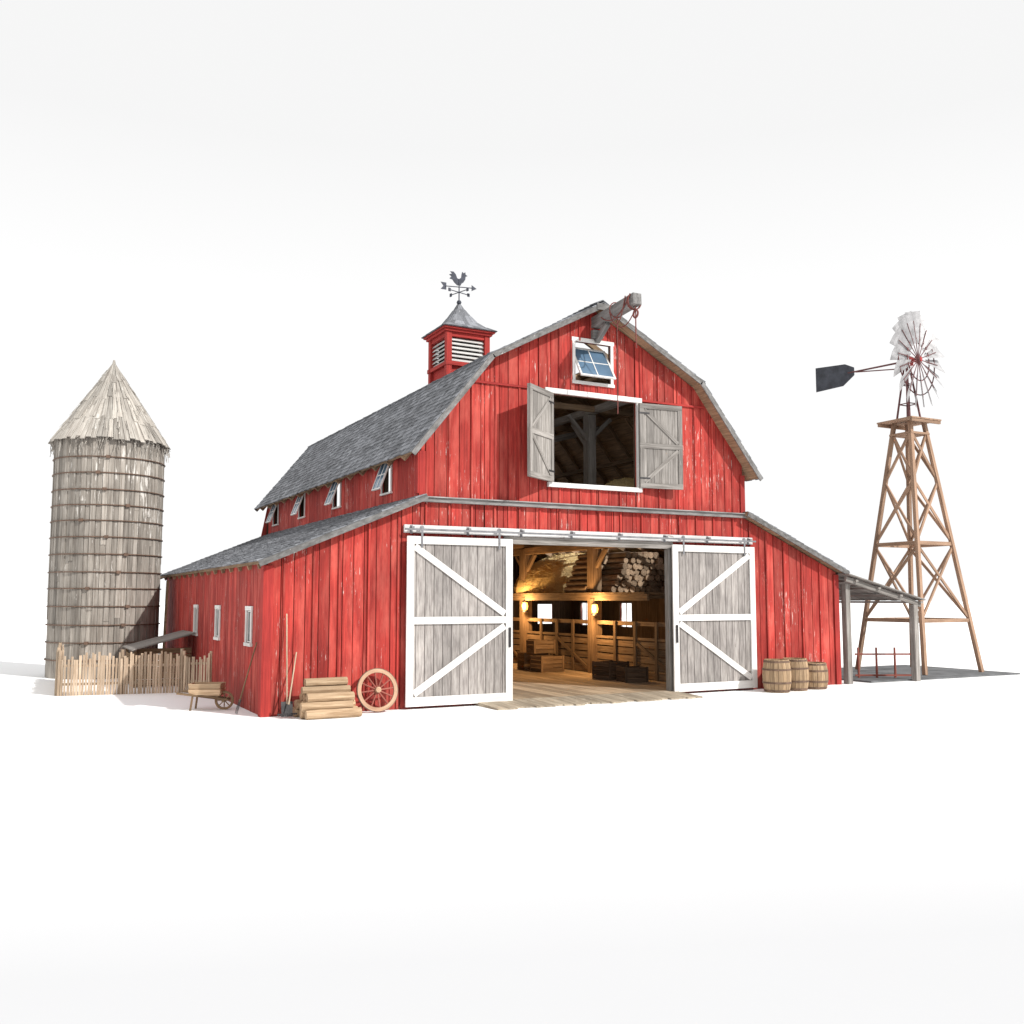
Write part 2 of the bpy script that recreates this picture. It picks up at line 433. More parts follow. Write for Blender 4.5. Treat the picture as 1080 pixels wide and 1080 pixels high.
for sgn in (-1,1):
    E=(CX+sgn*RP[0][0],RP[0][1]);K=(CX+sgn*RP[1][0],RP[1][1]);A=(CX,RP[2][1])
    L0=(CX+sgn*LP[0][0],LP[0][1]);L1=(CX+sgn*LP[1][0],LP[1][1])
    full=(RF,RB); lf=(FY-.3,BY+.5)
    # patches: (lo,hi,y0,y1); unseen far-slope gaps are added to let sun into the lofts
    main1=[(E,K,*full)]
    main2=[(K,A,*full)] if sgn<0 else [(K,pt(K,A,.5),*full),(pt(K,A,.5),A,RF,20.7),(pt(K,A,.5),A,26.5,RB)]
    lean=[(L0,L1,*lf)] if sgn<0 else [(L0,pt(L0,L1,.66),*lf),(pt(L0,L1,.66),L1,lf[0],22.0),(pt(L0,L1,.66),L1,32.4,lf[1])]
    for (patches,lo,hi,y0,y1,nm,ext) in ((main1,E,K,*full,'main_roof',1),(main2,K,A,*full,'main_roof',0),(lean,L0,L1,*lf,'lean_to_roof',1)):
        b=B()
        for (a,c,ya,yb) in patches:
            b.m=1; slab(b,a,c,ya,yb,.08); b.m=0
            shakes(b,a,c,ya,yb)
        b.m=2
        l=V((lo[0],0,lo[1]));h=V((hi[0],0,hi[1]));d=(h-l).normalized();n=V((-d.z,0,d.x))
        if n.z<0:n=-n
        for yy in (y0-.03,y1+.0):
            e_=.06*ext
            q=[l-d*e_,h,h-n*.12,l-d*e_-n*.12]
            b.hexa([V((a.x,yy,a.z)) for a in q]+[V((a.x,yy+.03,a.z)) for a in q])
        mk(b,nm,[M_SHING,M_RAFT,M_RAKE],barn)
b=B()
y=RF
while y<RB:
    for s in (-1,1):
        b.beam((CX+s*.09,y,9.80),(CX+s*.09,y+.34,9.83),.2,.025,up=(s*.5,0,1))
    y+=.27
mk(b,'ridge_cap',M_SHING,barn)
b=B()
y=FY+.3
while y<BY:
    for s in (-1,1):
        b.beam((CX+s*5.0,y,5.60),(CX+s*3.12,y,7.91),.08,.14)
        b.beam((CX+s*3.1,y,7.94),(CX+s*.03,y,9.58),.08,.14)
        b.beam((CX+s*8.22,y,3.1),(CX+s*4.75,y,4.56),.08,.14)
    y+=1.0
y=FY+2.3
while y<BY:
    b.beam((CX-3.1,y,7.7),(CX+3.1,y,7.7),.07,.16); y+=3.0
for s in (-1,1):
    for (dx,z) in ((4.0,6.72),(3.1,7.85),(1.6,8.66)):
        b.beam((CX+s*dx,FY+.06,z-.03),(CX+s*dx,BY,z-.03),.1,.12)
mk(b,'rafter',M_RAFT,barn)
b=B()
b.bx(7.64,17.69,FY-.13,FY-.06,3.88,4.06)
mk(b,'door_header',M_HEAD,barn)
b=B()
b.bx(7.62,17.71,FY-.25,FY-.215,3.93,3.975)
for i in range(8):
    x=7.8+i*1.39
    b.bx(x-.03,x+.03,FY-.255,FY-.13,3.975,4.02); b.bx(x-.03,x+.03,FY-.14,FY-.131,3.86,4.05)
mk(b,'door_track',M_STEEL,barn)
b=B()
b.bx(DO[0]-.0,DO[1]+.0,FY-.09,FY+.02,3.7,3.87)
b.bx(DO[0],DO[0]+.14,FY-.06,FY+.1,.08,3.69); b.bx(DO[1]-.14,DO[1],FY-.06,FY+.1,.08,3.69)
mks(b,'door_jamb',M_GREY,barn)
def door(x0,x1,inner):
    z0,z1=.06,3.80; y1=FY-.14; y0=y1-.05
    b=B(); x=x0+.02
    while x<x1-.05:
        xe=min(x+.215,x1-.02)
        b.bx(x+.007,xe-.007,y0+.002-U(0,.004),y1,z0+.03,z1-.03); x=xe
    b.m=1; b.bx(x0+.03,x1-.03,y1,y1+.02,z0+.05,z1-.05)
    d=mk(b,'sliding_door',[M_DOOR,M_DARK],barn)
    b=B(); t=.17; yf0,yf1=y0-.045,y0-.006
    b.bx(x0,x0+t,yf0,yf1,z0,z1); b.bx(x1-t,x1,yf0,yf1,z0,z1)
    b.bx(x0+t,x1-t,yf0,yf1,z1-t,z1); b.bx(x0+t,x1-t,yf0,yf1,z0,z0+t+.03)
    zm=(z0+z1)/2; b.bx(x0+t,x1-t,yf0,yf1,zm-.08,zm+.08)
    mk(b,'door_frame',M_WHITE,d)
    b=B(); yd=(yf0+yf1)/2+.004
    if inner>0: xo,xi=x0+t,x1-t
    else: xo,xi=x1-t,x0+t
    s=1 if inner>0 else -1
    b.beam((xo+s*.02,yd,z1-t-.06),(xi-s*.03,yd,zm+.14),.032,.15,up=(0,0,1))
    b.beam((xo+s*.02,yd,z0+t+.1),(xi-s*.03,yd,zm-.14),.032,.15,up=(0,0,1))
    mks(b,'door_brace',M_WHITE,d)
    for xx in (x0+.35,x1-.35):
        b=B(); b.bx(xx-.025,xx+.025,y0-.056,y0-.047,z1-.25,z1+.19)
        b.cyl((xx,y0-.046,z1+.19),(xx,y0-.025,z1+.19),.05,.05,14)
        mk(b,'door_hanger',M_STEEL,d)
    b=B()
    b.bx((x1-t/2 if inner>0 else x0+t/2)-.02,(x1-t/2 if inner>0 else x0+t/2)+.02,y0-.09,y0-.05,1.3,1.75)
    mk(b,'door_handle',M_IRON,d)
door(7.67,10.30,1); door(14.93,17.66,-1)
b=B(); fy0,fy1=FY-.12,FY-.06
b.bx(HO[0]-.2,HO[1]+.15,fy0-.02,fy1,HO[3],HO[3]+.12)
b.bx(HO[0]-.12,HO[1]+.12,fy0-.03,fy1,HO[2]-.11,HO[2])
b.bx(HO[0]-.09,HO[0],fy0,fy1,HO[2],HO[3]); b.bx(HO[1],HO[1]+.09,fy0,fy1,HO[2],HO[3])
mk(b,'hay_door_frame',M_WHITE,barn)
def shutter(hx,side,ang):
    W=1.24;H=HO[3]-HO[2]-.02
    d=V((side*math.cos(ang),-math.sin(ang),0)); nrm=V((-d.y*side,d.x*side,0))*-1
    if nrm.y>0: nrm=-nrm
    R=Matrix.Identity(4)
    R.col[0][:3]=d; R.col[1][:3]=nrm; R.col[2][:3]=(0,0,1); R.col[3][:3]=(hx,FY-.14,HO[2]+.0)
    b=B(R); n=6
    for i in range(n):
        b.bx(.02+i*W/n+.004,.02+(i+1)*W/n-.004,0,.03+U(0,.003),0,H)
    s=mk(b,'shutter',M_GREY,barn)
    b=B(R)
    for (v0,v1) in ((.034,.058),(-.026,-.002)):
        b.bx(.02,W+.02,v0,v1,0,.13); b.bx(.02,W+.02,v0,v1,H-.13,H); b.bx(.02,W+.02,v0,v1,H/2-.065,H/2+.065)
        b.bx(.02,.14,v0,v1,.13,H/2-.065); b.bx(W-.1,W+.02,v0,v1,.13,H/2-.065)
        b.bx(.02,.14,v0,v1,H/2+.065,H-.13); b.bx(W-.1,W+.02,v0,v1,H/2+.065,H-.13)
        vm=(v0+v1)/2
        b.beam((.15,vm,.16),(W-.11,vm,H/2-.1),.02,.1); b.beam((.15,vm,H-.16),(W-.11,vm,H/2+.1),.02,.1)
    mk(b,'shutter_brace',M_GREY,s)
    b=B(R)
    for z in (.25,H-.25): b.bx(0,.3,.06,.066,z-.02,z+.02)
    mks(b,'hinge',M_IRON,s)
shutter(HO[0]-.02,-1,math.radians(34)); shutter(HO[1]+.02,1,math.radians(7))
def window(ax,plane,out,u,w,z0,z1,tilt,hinge='top',glasscol=M_GLASS,fw=.08,s=.05):
    R=Matrix.Identity(4)
    if ax=='x': R.col[0][:3]=(1,0,0);R.col[1][:3]=(0,out,0)
    else: R.col[0][:3]=(0,1,0);R.col[1][:3]=(out,0,0)
    R.col[3][:3]=(u,plane,z0) if ax=='x' else (plane,u,z0)
    H=z1-z0;h=w/2
    b=B(R)
    b.bx(-h-fw,-h,.038,.07,-.0,H); b.bx(h,h+fw,.038,.07,0,H)
    b.bx(-h-fw-.02,h+fw+.02,.038,.075,H,H+fw+.02); b.bx(-h-fw-.02,h+fw+.02,.03,.09,-fw,0)
    win=mk(b,'window',M_WHITE,barn)
    piv=H-.02 if hinge=='top' else H*.5
    T=R@Matrix.Translation((0,.05 if tilt else .012,piv))@Matrix.Rotation(tilt,4,'X')@Matrix.Translation((0,0,-piv))
    b=B(T)
    b.bx(-h+.01,-h+.01+s,-.02,.02,.01,H-.01); b.bx(h-.01-s,h-.01,-.02,.02,.01,H-.01)
    b.bx(-h+.01+s,h-.01-s,-.02,.02,.01,.01+s); b.bx(-h+.01+s,h-.01-s,-.02,.02,H-.01-s,H-.01)
    m_=.012
    b.bx(-m_,m_,-.015,.015,.06,H-.06)
    if tilt: b.bx(-h+.06,h-.06,-.013,.013,H/2-m_,H/2+m_)
    sa=mk(b,'sash',M_WHITE,win)
    b=B(T); b.bx(-h+.04,h-.04,-.004,.004,.04,H-.04)
    mk(b,'window_glass',glasscol,sa)
window('x',FY,-1,(UW[0]+UW[1])/2,UW[1]-UW[0],UW[2],UW[3],math.radians(32),'mid')
for y in WY: window('y',XL,-1,y,.46,WZ[0],WZ[1],0,'top',M_DGLASS,.07,.025)
for y in UY: window('y',ML,-1,y,.62,UZ[0],UZ[1],math.radians(20),'top',M_GLASS,.045,.035)
for y in UY: window('y',MR,1,y,.62,UZ[0],UZ[1],math.radians(20))
for o in rops:
    b=B(); y0,y1,z0,z1=o
    b.bx(XR+.03,XR+.08,y0-.08,y0,z0,z1); b.bx(XR+.03,XR+.08,y1,y1+.08,z0,z1); b.bx(XR+.03,XR+.08,y0-.1,y1+.1,z1,z1+.1); b.bx(XR+.03,XR+.1,y0-.1,y1+.1,z0-.09,z0)
    b.bx(XR-.02,XR+.0,(y0+y1)/2-.02,(y0+y1)/2+.02,z0,z1)
    mk(b,'window',M_WHITE,barn)
# hoist beam
b=B()
b.beam((CX,18.0,9.47),(CX,FY+1.4,9.25),.24,.27)
b.bx(CX-.15,CX+.15,FY-.2,FY-.075,8.93,9.14)
b.beam((CX,FY-.12,8.86),(CX,FY-.62,9.2),.13,.12)
b.bx(CX-.2,CX+.2,RF-.05,RF-.032,9.58,9.74)
hb=mk(b,'hoist_beam',M_BEAM,barn,bevel=.012)
b=B()
def sag(p0,p1,s,n=12):
    p0=V(p0);p1=V(p1)
    return [p0.lerp(p1,i/n)-V((0,0,s*4*(i/n)*(1-i/n))) for i in range(n+1)]
b.tube(sag((CX-.14,18.1,9.6),(CX-.14,19.35,9.35),.3),.014)
b.tube(sag((CX-.14,18.3,9.6),(CX-.13,19.0,9.4),.5),.014)
b.tube(sag((CX+.14,18.1,9.6),(CX+.15,19.3,9.3),.42),.014)
for yy in (18.12,18.17,18.9): b.torus((CX,yy,9.43),(0,1,0),.19,.015,16,6)
b.torus((CX,18.08,9.12),(1,0,0),.09,.025,16,6)
b.tube([(CX,18.08,9.3),(CX,18.08,8.6),(CX+.03,18.1,8.3)],.015)
b.tube([(CX+.1,19.0,9.3),(CX+.1,19.0,8.2),(CX+.1,19.02,6.9)],.013)
mk(b,'hoist_rope',M_ROPE,barn)
# cupola
cy=28.2; cs=.68
b=B()
zb=9.0;zt=11.0
for sx_ in (-1,1):
    for sy in (-1,1):
        b.bx(CX+sx_*cs-.09,CX+sx_*cs+.09,cy+sy*cs-.09,cy+sy*cs+.09,zb,zt)
b.bx(CX-cs+.02,CX+cs-.02,cy-cs+.02,cy+cs-.02,zb,9.95)
for sy in (-1,1):
    b.bx(CX-cs+.09,CX+cs-.09,cy+sy*cs-.06,cy+sy*cs+.06,10.86,11.0); b.bx(CX-cs-.12,CX+cs+.12,cy+sy*(cs+.02)-.09,cy+sy*(cs+.02)+.09,9.9,10.03)
    b.bx(CX+sy*cs-.06,CX+sy*cs+.06,cy-cs+.09,cy+cs-.09,10.86,11.0); b.bx(CX+sy*(cs+.02)-.085,CX+sy*(cs+.02)+.085,cy-cs-.07,cy+cs+.07,9.905,10.025)
b.bx(CX-.83,CX+.83,cy-.83,cy+.83,11.0,11.08); b.bx(CX-.9,CX+.9,cy-.9,cy+.9,11.08,11.15)
cup=mk(b,'cupola',M_REDS,barn)
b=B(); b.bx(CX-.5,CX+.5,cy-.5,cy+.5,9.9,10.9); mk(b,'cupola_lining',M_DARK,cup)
b=B()
for i in range(6):
    z=10.1+i*.135
    for s in (-1,1):
        b.beam((CX-cs+.1,cy+s*(cs-.02),z),(CX+cs-.1,cy+s*(cs-.02),z),.12,.02,up=(0,s*.75,.66))
        b.beam((CX+s*(cs-.02),cy-cs+.1,z),(CX+s*(cs-.02),cy+cs-.1,z),.12,.02,up=(s*.75,0,.66))
mks(b,'louvre',M_LOUV,cup)
b=B()
prof=[(.94,11.15),(.7,11.27),(.48,11.45),(.3,11.7),(.14,11.95),(.03,12.15)]
for k in range(len(prof)-1):
    (r0,z0),(r1,z1)=prof[k],prof[k+1]
    n=max(3,int(9*r0)+1)
    for side in range(4):
        R=Matrix.Rotation(side*math.pi/2,3,'Z')
        for i in range(n):
            a0,a1=-1+2*i/n,-1+2*(i+1)/n
            q=[V((r0,a0*r0,z0-.02)),V((r0,a1*r0,z0-.02)),V((r1,a1*r1,z1)),V((r1,a0*r1,z1))]
            up=V((.03+U(0,.012),0,.025))
            pts=[R@p for p in q]+[R@(p+up) for p in q]
            b.hexa([p+V((CX,cy,0)) for p in pts],1)
mk(b,'cupola_roof',M_SHING,cup)
b=B()
b.cyl((CX,cy,12.1),(CX,cy,13.05),.024,.018,8)
b.lathe([(0,-.08),(.06,-.06),(.085,0),(.06,.06),(0,.08)],(CX,cy,12.25),12)
for a in range(4):
    t=a*math.pi/2+.3
    d=V((math.cos(t),math.sin(t),0)); c=V((CX,cy,12.6))
    b.cyl(c,c+d*.38,.015,.015,6); e=c+d*.42
    b.box(e,(.09,.03,.11),Matrix.Rotation(t,3,'Z'))
b.cyl((CX-.45,cy+.1,12.78),(CX+.45,cy-.1,12.78),.016,.016,6)
b.poly([(CX+.42,cy-.1,12.88),(CX+.6,cy-.1,12.78),(CX+.42,cy-.1,12.68)],(0,.02,0))
b.poly([(CX-.42,cy+.1,12.9),(CX-.62,cy+.1,12.9),(CX-.52,cy+.1,12.78),(CX-.62,cy+.1,12.66),(CX-.42,cy+.1,12.66)],(0,.02,0))
ro=[(-.05,0),(.05,0),(.07,.06),(.13,.1),(.19,.2),(.2,.3),(.26,.32),(.2,.36),(.19,.44),(.14,.4),(.1,.44),(.08,.36),(.07,.26),(0,.2),(-.06,.22),(-.1,.34),(-.17,.42),(-.27,.42),(-.21,.36),(-.3,.32),(-.23,.27),(-.29,.2),(-.2,.17),(-.14,.08)]
b.poly([(CX+p[0]*1.1,cy-p[0]*.2,12.84+p[1]*1.08) for p in ro],(0,.03,0))
mk(b,'weather_vane',M_VANE,barn)
# interior frame
PX=16.4; PXL=9.1; PY=[21.1,25.7,30.3,34.0]
b=B()
for px,s in ((PX,1),(PXL,-1)):
    for y in PY:
        b.bx(px-.17,px+.17,y-.17,y+.17,.08,4.2)
        if y!=25.7: b.beam((px,y+.1,3.4),(px,y+.7,4.0),.12,.12)
        b.beam((px,y-.1,3.4),(px,y-.7,4.0),.12,.12)
    b.bx(px-.14,px+.14,FY+.1,BY-.1,4.0,4.24)
for y in PY[:3]+[23.4,28,32.2]: b.bx(ML,MR,y-.12,y+.12,4.245,4.45)
mk(b,'timber_frame',M_OLD,barn,bevel=.01)
b=B()
x=ML+.1
while x<MR-.1:
    b.bx(x+.004,x+.25,FY+.12,BY-.1,4.455,4.5)
    x+=.256
mk(b,'loft_floor',M_RAFT,barn)
b=B(); x=XL+.1
while x<XR-.15:
    b.bx(x+.004,min(x+.24,XR-.1),FY-.02,BY-.1,.0,.08+U(0,.004)); x+=.246
mk(b,'barn_floor',M_FLOOR,barn)
b=B(); x=9.42
while x<14.9:
    e=U(-.1,.1); b.hexa([(x,18.72+e,.0),(x+.235,18.72+e,.0),(x+.235,FY-.03,0),(x,FY-.03,0),(x,18.72+e,.035),(x+.235,18.72+e,.035),(x+.235,FY-.03,.085),(x,FY-.03,.085)],1)
    x+=.245
mk(b,'plank_ramp',M_RAMP,barn)
b=B()
y=22.6
while y<BY-.3: b.bx(PX-.28,XR-.1,y,y+.22,2.56,2.61); y+=.228
b.bx(PX-.26,PX-.18,22.5,BY-.2,2.36,2.555)
y=22.9
while y<BY-.2: b.bx(PX-.175,XR-.1,y,y+.1,2.42,2.555); y+=1.1
mk(b,'side_loft',M_STALL,barn)
b=B()
for y in (22.6,27,31):
    for x in (11.2,14.3):
        b.bx(x-.13,x+.13,y-.13,y+.13,4.5,7.6)
        b.beam((x,y,6.8),(x+(.7 if x<CX else -.7),y,7.55),.1,.1); b.beam((x,y+.1,6.7),(x,y+.9,7.5),.1,.1)
        b.beam((x,y,6.9),(x+(-.7 if x<CX else .7),y,7.55),.1,.1)
b.beam((11.3,24.8,6.4),(16.2,24.8,7.75),.14,.18)
for x in (11.2,14.3): b.bx(x-.1,x+.1,FY+.2,BY-.2,7.62,7.8)
mk(b,'loft_frame',M_GREY,barn)
# ------------------------------------------------------------------ interior things
def stall(y0,y1,hasgate):
    st=empty('stall_fence',(PX,(y0+y1)/2,.08),'brown slatted wooden stall front between timber posts','stall','stall fronts inside the barn')
    b=B()
    for z in (.2,.42,.64,.86,1.08): b.bx(PX-.03,PX+.02,y0,y1,z-.09,z+.09)
    b.bx(PX-.06,PX+.06,y0,y1,1.2,1.27); b.bx(PX-.03,PX+.03,y0,y1,1.62,1.74)
    mks(b,'rail',M_STALL,st)
    b=B()
    n=3
    for i in range(1,n+1):
        y=y0+(y1-y0)*i/(n+1); b.bx(PX-.09,PX-.035,y-.06,y+.06,.08,1.74)
    b.beam((PX-.07,y0+.1,.2),(PX-.07,(y0+y1)/2-.1,1.1),.03,.1)
    mks(b,'stile',M_OLD,st)
for (a,c) in ((21.28,25.52),(25.88,30.12),(30.48,33.82)): stall(a,c,1)
def crate(cx_,cy_,z,wx,wy,h,rot,mat,label,group=None):
    cr=empty('crate',(cx_,cy_,z),label,'crate',group)
    R=Matrix.Translation((cx_,cy_,z))@Matrix.Rotation(rot,4,'Z')
    n=max(3,int(h/.12)); b=B(R); s=h/n
    for i in range(n):
        z0=i*s+.008;z1=(i+1)*s-.008
        b.bx(-wx/2,wx/2,-wy/2,-wy/2+.02,z0,z1); b.bx(-wx/2,wx/2,wy/2-.02,wy/2,z0,z1)
        b.bx(-wx/2,-wx/2+.02,-wy/2+.022,wy/2-.022,z0,z1); b.bx(wx/2-.02,wx/2,-wy/2+.022,wy/2-.022,z0,z1)
    b.bx(-wx/2+.02,wx/2-.02,-wy/2+.02,wy/2-.02,.01,.04)
    mk(b,'slat',mat,cr)
    b=B(R)
    for sx_ in (-1,1):
        for sy in (-1,1): b.bx(sx_*(wx/2-.03)-.035,sx_*(wx/2-.03)+.035,sy*(wy/2)-.004-.014,sy*(wy/2)-.004+.022,0,h+.01)
    mks(b,'corner_post',mat,cr)
G='crates on the barn floor'
crate(15.4,27.0,.085,.9,.6,.5,.1,M_STALL,'low slatted crate on the barn floor',G)
crate(15.5,28.1,.085,.9,.6,.55,-.1,M_STALL,'low slatted crate on the barn floor',G)
crate(15.45,27.5,.64,.8,.5,.42,.0,M_STALL,'slatted crate stacked on two crates',G)
crate(15.6,23.6,.085,.8,.7,.5,.2,M_LIN,'dark crate beside the barn stall',G)
crate(15.6,22.5,.085,.7,.6,.42,-.2,M_LIN,'dark crate beside the barn stall',G)
def mound(name,c,rx,ry,h,label,ns=1500):
    b=B(); n=40;k=14;pts=[];fs=[];gs=[]
    for j in range(k+1):
        t=j/k
        for i in range(n):
            a=2*math.pi*i/n
            rr=math.sin(t*math.pi/2)*(1+.06*math.sin(3*a)+.04*math.sin(7*a+1)); z=h*(math.cos(t*math.pi/2)**.9)+U(-.03,.03)
            pts.append((c[0]+rx*rr*math.cos(a),c[1]+ry*rr*math.sin(a),c[2]+max(0,z))); gs.append(pts[-1])
    for j in range(k):
        for i in range(n): fs.append((j*n+i,(j+1)*n+i,(j+1)*n+(i+1)%n,j*n+(i+1)%n))
    b.add(pts,fs,gs,.5,False)
    for q in range(ns):
        a=U(0,6.28);t=U(.05,1)**.6; z=h*math.cos(t*math.pi/2)
        p=V((c[0]+rx*math.sin(t*math.pi/2)*math.cos(a),c[1]+ry*math.sin(t*math.pi/2)*math.sin(a),c[2]+z+.01))
        d=V((U(-1,1),U(-1,1),U(-.3,.5))).normalized()*U(.08,.16)
        b.beam(p-d,p+d,.008,.008)
    mk(b,name,M_HAY,label=label,cat='hay',origin=c)
mound('hay_heap',(18.1,29.6,2.61),1.9,2.8,1.45,'golden heap of loose hay on the side loft')
mound('hay_heap',(15.3,22.2,4.51),1.1,1.0,1.3,'small golden heap of hay behind the hay door',500)
b=B(); b.cyl((0,0,0),(0,1.5,0),.105,.1,12)
me_src=mk(b,'stacked_log',M_LOG,origin=(0,0,0))
first=True
lab=('split log with pale cut end stacked on the side loft','log','logs stacked on the side loft')
for row in range(7):
    for i in range(14-row):
        x=PX-.1+row*.09+i*.21; z=2.61+.105+row*.182
        if first: o=me_src; first=False
        else: o=me_src.copy(); o.data=me_src.data.copy(); bpy.context.collection.objects.link(o); rv=random.random(); o.data.attributes['rnd'].data.foreach_set('value',[rv]*len(o.data.vertices))
        s=U(.82,1.05); o.location=(x,25.0+(.95 if i<2 else 0)+U(-.1,.08),z); o.scale=(s,U(.85,.95),s); o.rotation_euler=(0,U(0,6),0)
        tag(o,*lab)
def lantern(x,y,z):
    ln=empty('lantern',(x,y,z-.2),'lit iron lantern hanging from a barn post','lantern','lanterns hung on barn posts')
    b=B(); b.cyl((x,y,z-.2),(x,y,z-.14),.12,.1,12); b.cyl((x,y,z+.15),(x,y,z+.23),.12,.03,12)
    for i in range(4):
        a=i*math.pi/2; b.cyl((x+.11*math.cos(a),y+.11*math.sin(a),z-.15),(x+.11*math.cos(a),y+.11*math.sin(a),z+.15),.006,.006,6)
    b.torus((x,y,z+.27),(0,1,0),.05,.008,14,6); b.beam((x,y-.02,z+.32),(x,y+.25,z+.32),.02,.02)
    mk(b,'lantern_frame',M_IRON,ln)
    b=B(); b.lathe([(.0,-.14),(.085,-.12),(.11,0),(.085,.13),(0,.15)],(x,y,z),12); mk(b,'lantern_globe',M_GLOW,ln)
    l=bpy.data.lights.new('lantern_light','POINT'); l.energy=210; l.color=(1,.58,.24); l.shadow_soft_size=.12
    lo=bpy.data.objects.new('lantern_light',l); bpy.context.collection.objects.link(lo); lo.parent=ln; lo.location=(-.4,-.25,.2)
lantern(16.15,25.3,2.1); lantern(16.15,29.9,2.15)
# ------------------------------------------------------------------ SILO
SX,SY,SR=2.6,33.1,1.64
silo=empty('silo',(SX,SY,0),'tall weathered grey wooden stave silo with rusty hoops and conical roof','silo')
b=B(); n=64
for i in range(n):
    a=2*math.pi*i/n; a1=2*math.pi*(i+1)/n
    nseg=[0,U(1.5,5.5),7.42+U(-.05,.1)]
    for z0,z1 in zip(nseg[:-1],nseg[1:]):
        r=SR+U(-.015,.02); g=.003
        p=[]
        for z in (z0+.002,z1-.002):
            for (aa,rr) in ((a+g,r-.05),(a1-g,r-.05),(a1-g,r),(a+g,r)): p.append((SX+rr*math.cos(aa),SY+rr*math.sin(aa),z))
        b.hexa(p,2)
mk(b,'silo_wall',M_SILO,silo)
b=B(); b.cyl((SX,SY,0),(SX,SY,7.3),SR-.06,SR-.06,40); mk(b,'silo_lining',M_DARK,silo)
b=B()
z=.55
while z<7.2:
    b.torus((SX,SY,z),(0,0,1),SR+.03,.02,56,6); 
    b.hold=True
    a=U(3.6,5.2); b.box((SX+(SR+.05)*math.cos(a),SY+(SR+.05)*math.sin(a),z),(.06,.12,.09),Matrix.Rotation(a,3,'Z'))
    b.hold=False
    z+=.56-.012*z+U(-.03,.03)
mks(b,'silo_hoop',M_HOOP,silo)
b=B(); rows=4; RZ0,RZ1,RR=7.42,10.1,1.74
b.cyl((SX,SY,7.44),(SX,SY,10.0),RR-.12,.03,40)
for k in range(rows):
    t0=k/rows-.02;t1=min((k+1.35)/rows,1.0)
    m_=max(14,int(70*(1-k/rows)))
    for i in range(m_):
        a=2*math.pi*(i+k*.37)/m_;a1=2*math.pi*(i+1+k*.37)/m_
        tt=t0+U(-.05,.05) if k else t0-U(-.01,.03)
        ra=RR*(1-tt);rb=max(.02,RR*(1-t1)); za=lerp(RZ0,RZ1,tt);zb_=lerp(RZ0,RZ1,t1)
        lift=U(.012,.035); p=[]
        for (rr,zz) in ((ra,za),(rb,zb_)):
            for aa in (a+.006/max(rr,.1),a1-.006/max(rr,.1)): p.append((SX+rr*math.cos(aa),SY+rr*math.sin(aa),zz))
        q=[V(p[0]),V(p[1]),V(p[3]),V(p[2])]
        mid=V((math.cos((a+a1)/2),math.sin((a+a1)/2),.7))
        b.hexa(q+[q[0]+mid*lift,q[1]+mid*lift,q[2]+mid*.012,q[3]+mid*.012],1)
b.cyl((SX,SY,9.95),(SX,SY,10.2),.08,.03,8)
for i in range(260):
    a=U(0,6.283);t=U(0.06,.93)**1.2; rr=RR*(1-t)+.03; zz=lerp(RZ0,RZ1,t)+.02; L=U(.12,.42)
    p=V((SX+rr*math.cos(a),SY+rr*math.sin(a),zz)); dn=V((math.cos(a)*RR,math.sin(a)*RR,RZ0-RZ1)).normalized()
    dn=(dn+V((U(-.1,.1),U(-.1,.1),U(-.03,.05)))).normalized()
    if t<.12: L*=.4
    b.beam(p,p+dn*L,U(.012,.03),.01,up=(math.cos(a),math.sin(a),.7))
mk(b,'silo_roof',M_SILOR,silo)
b=B()
for i in range(240):
    a=U(0,6.283); rr=SR+U(.03,.12); L=U(.08,.6)
    p=V((SX+rr*math.cos(a),SY+rr*math.sin(a),7.42)); m1=p+V((U(-.06,.06),U(-.06,.06),-L*.5))
    b.beam(p,m1,.01,U(.01,.03),up=(math.cos(a),math.sin(a),0)); b.beam(m1,m1+V((U(-.08,.08),U(-.08,.08),-L*.5)),.01,.014,up=(math.cos(a),math.sin(a),0))
mk(b,'eave_thatch',M_SILOR,silo)
b=B()
for dx in (0,.32): b.beam((4.28,32.0+dx*.6,.0),(4.42,32.5+dx*.6,3.0),.05,.05)
for i in range(9):
    t=(i+.6)/10; b.beam((4.28+.14*t,31.95+.5*t,3*t),(4.28+.14*t,32.25+.5*t,3*t),.04,.04)
mk(b,'wooden_ladder',M_OLD,label='old wooden ladder standing between silo and barn',cat='ladder')
# ------------------------------------------------------------------ fences
def fence(p0,p1,label,h=1.0):
    p0=V(p0);p1=V(p1);L=(p1-p0).length;d=(p1-p0).normalized();nr=V((d.y,-d.x,0))
    fe=empty('picket_fence',(p0+p1)/2,label,'fence','rustic picket fence panels')
    b=B(); n=int(L/.068)
    for i in range(n+1):
        p=p0+d*(i*L/n)+d*U(-.008,.008)+nr*.03; hh=h*U(.88,1.08)
        b.beam(p,p+V((U(-.015,.015),U(-.015,.015),hh)),.02,U(.042,.06),up=d)
    mks(b,'picket',M_TAN,fe)
    b=B()
    for z in (.28,.74): b.beam(p0+V((0,0,z))-nr*.01,p1+V((0,0,z+U(-.03,.03)))-nr*.01,.035,.06)
    mks(b,'fence_rail',M_TAN,fe)
    b=B()
    m_=max(1,round(L/1.5))
    for i in range(m_+1):
        p=p0+d*(L*i/m_)-nr*.06; b.cyl(p,p+V((0,0,h*1.12)),.05,.045,8)
    mks(b,'fence_post',M_TAN,fe)
fence((1.1,26.5,0),(3.95,26.05,0),'rustic tan picket fence in front of the silo yard')
fence((3.97,26.03,0),(4.57,25.55,0),'short picket fence return meeting the barn wall',.95)
fence((1.12,26.65,0),(1.35,31.3,0),'rustic tan picket fence running back to the silo')
sh=empty('yard_shelter',(3.9,29.6,0),'low grey plank shelter against the barn side wall','shelter')
b=B()
y=27.9
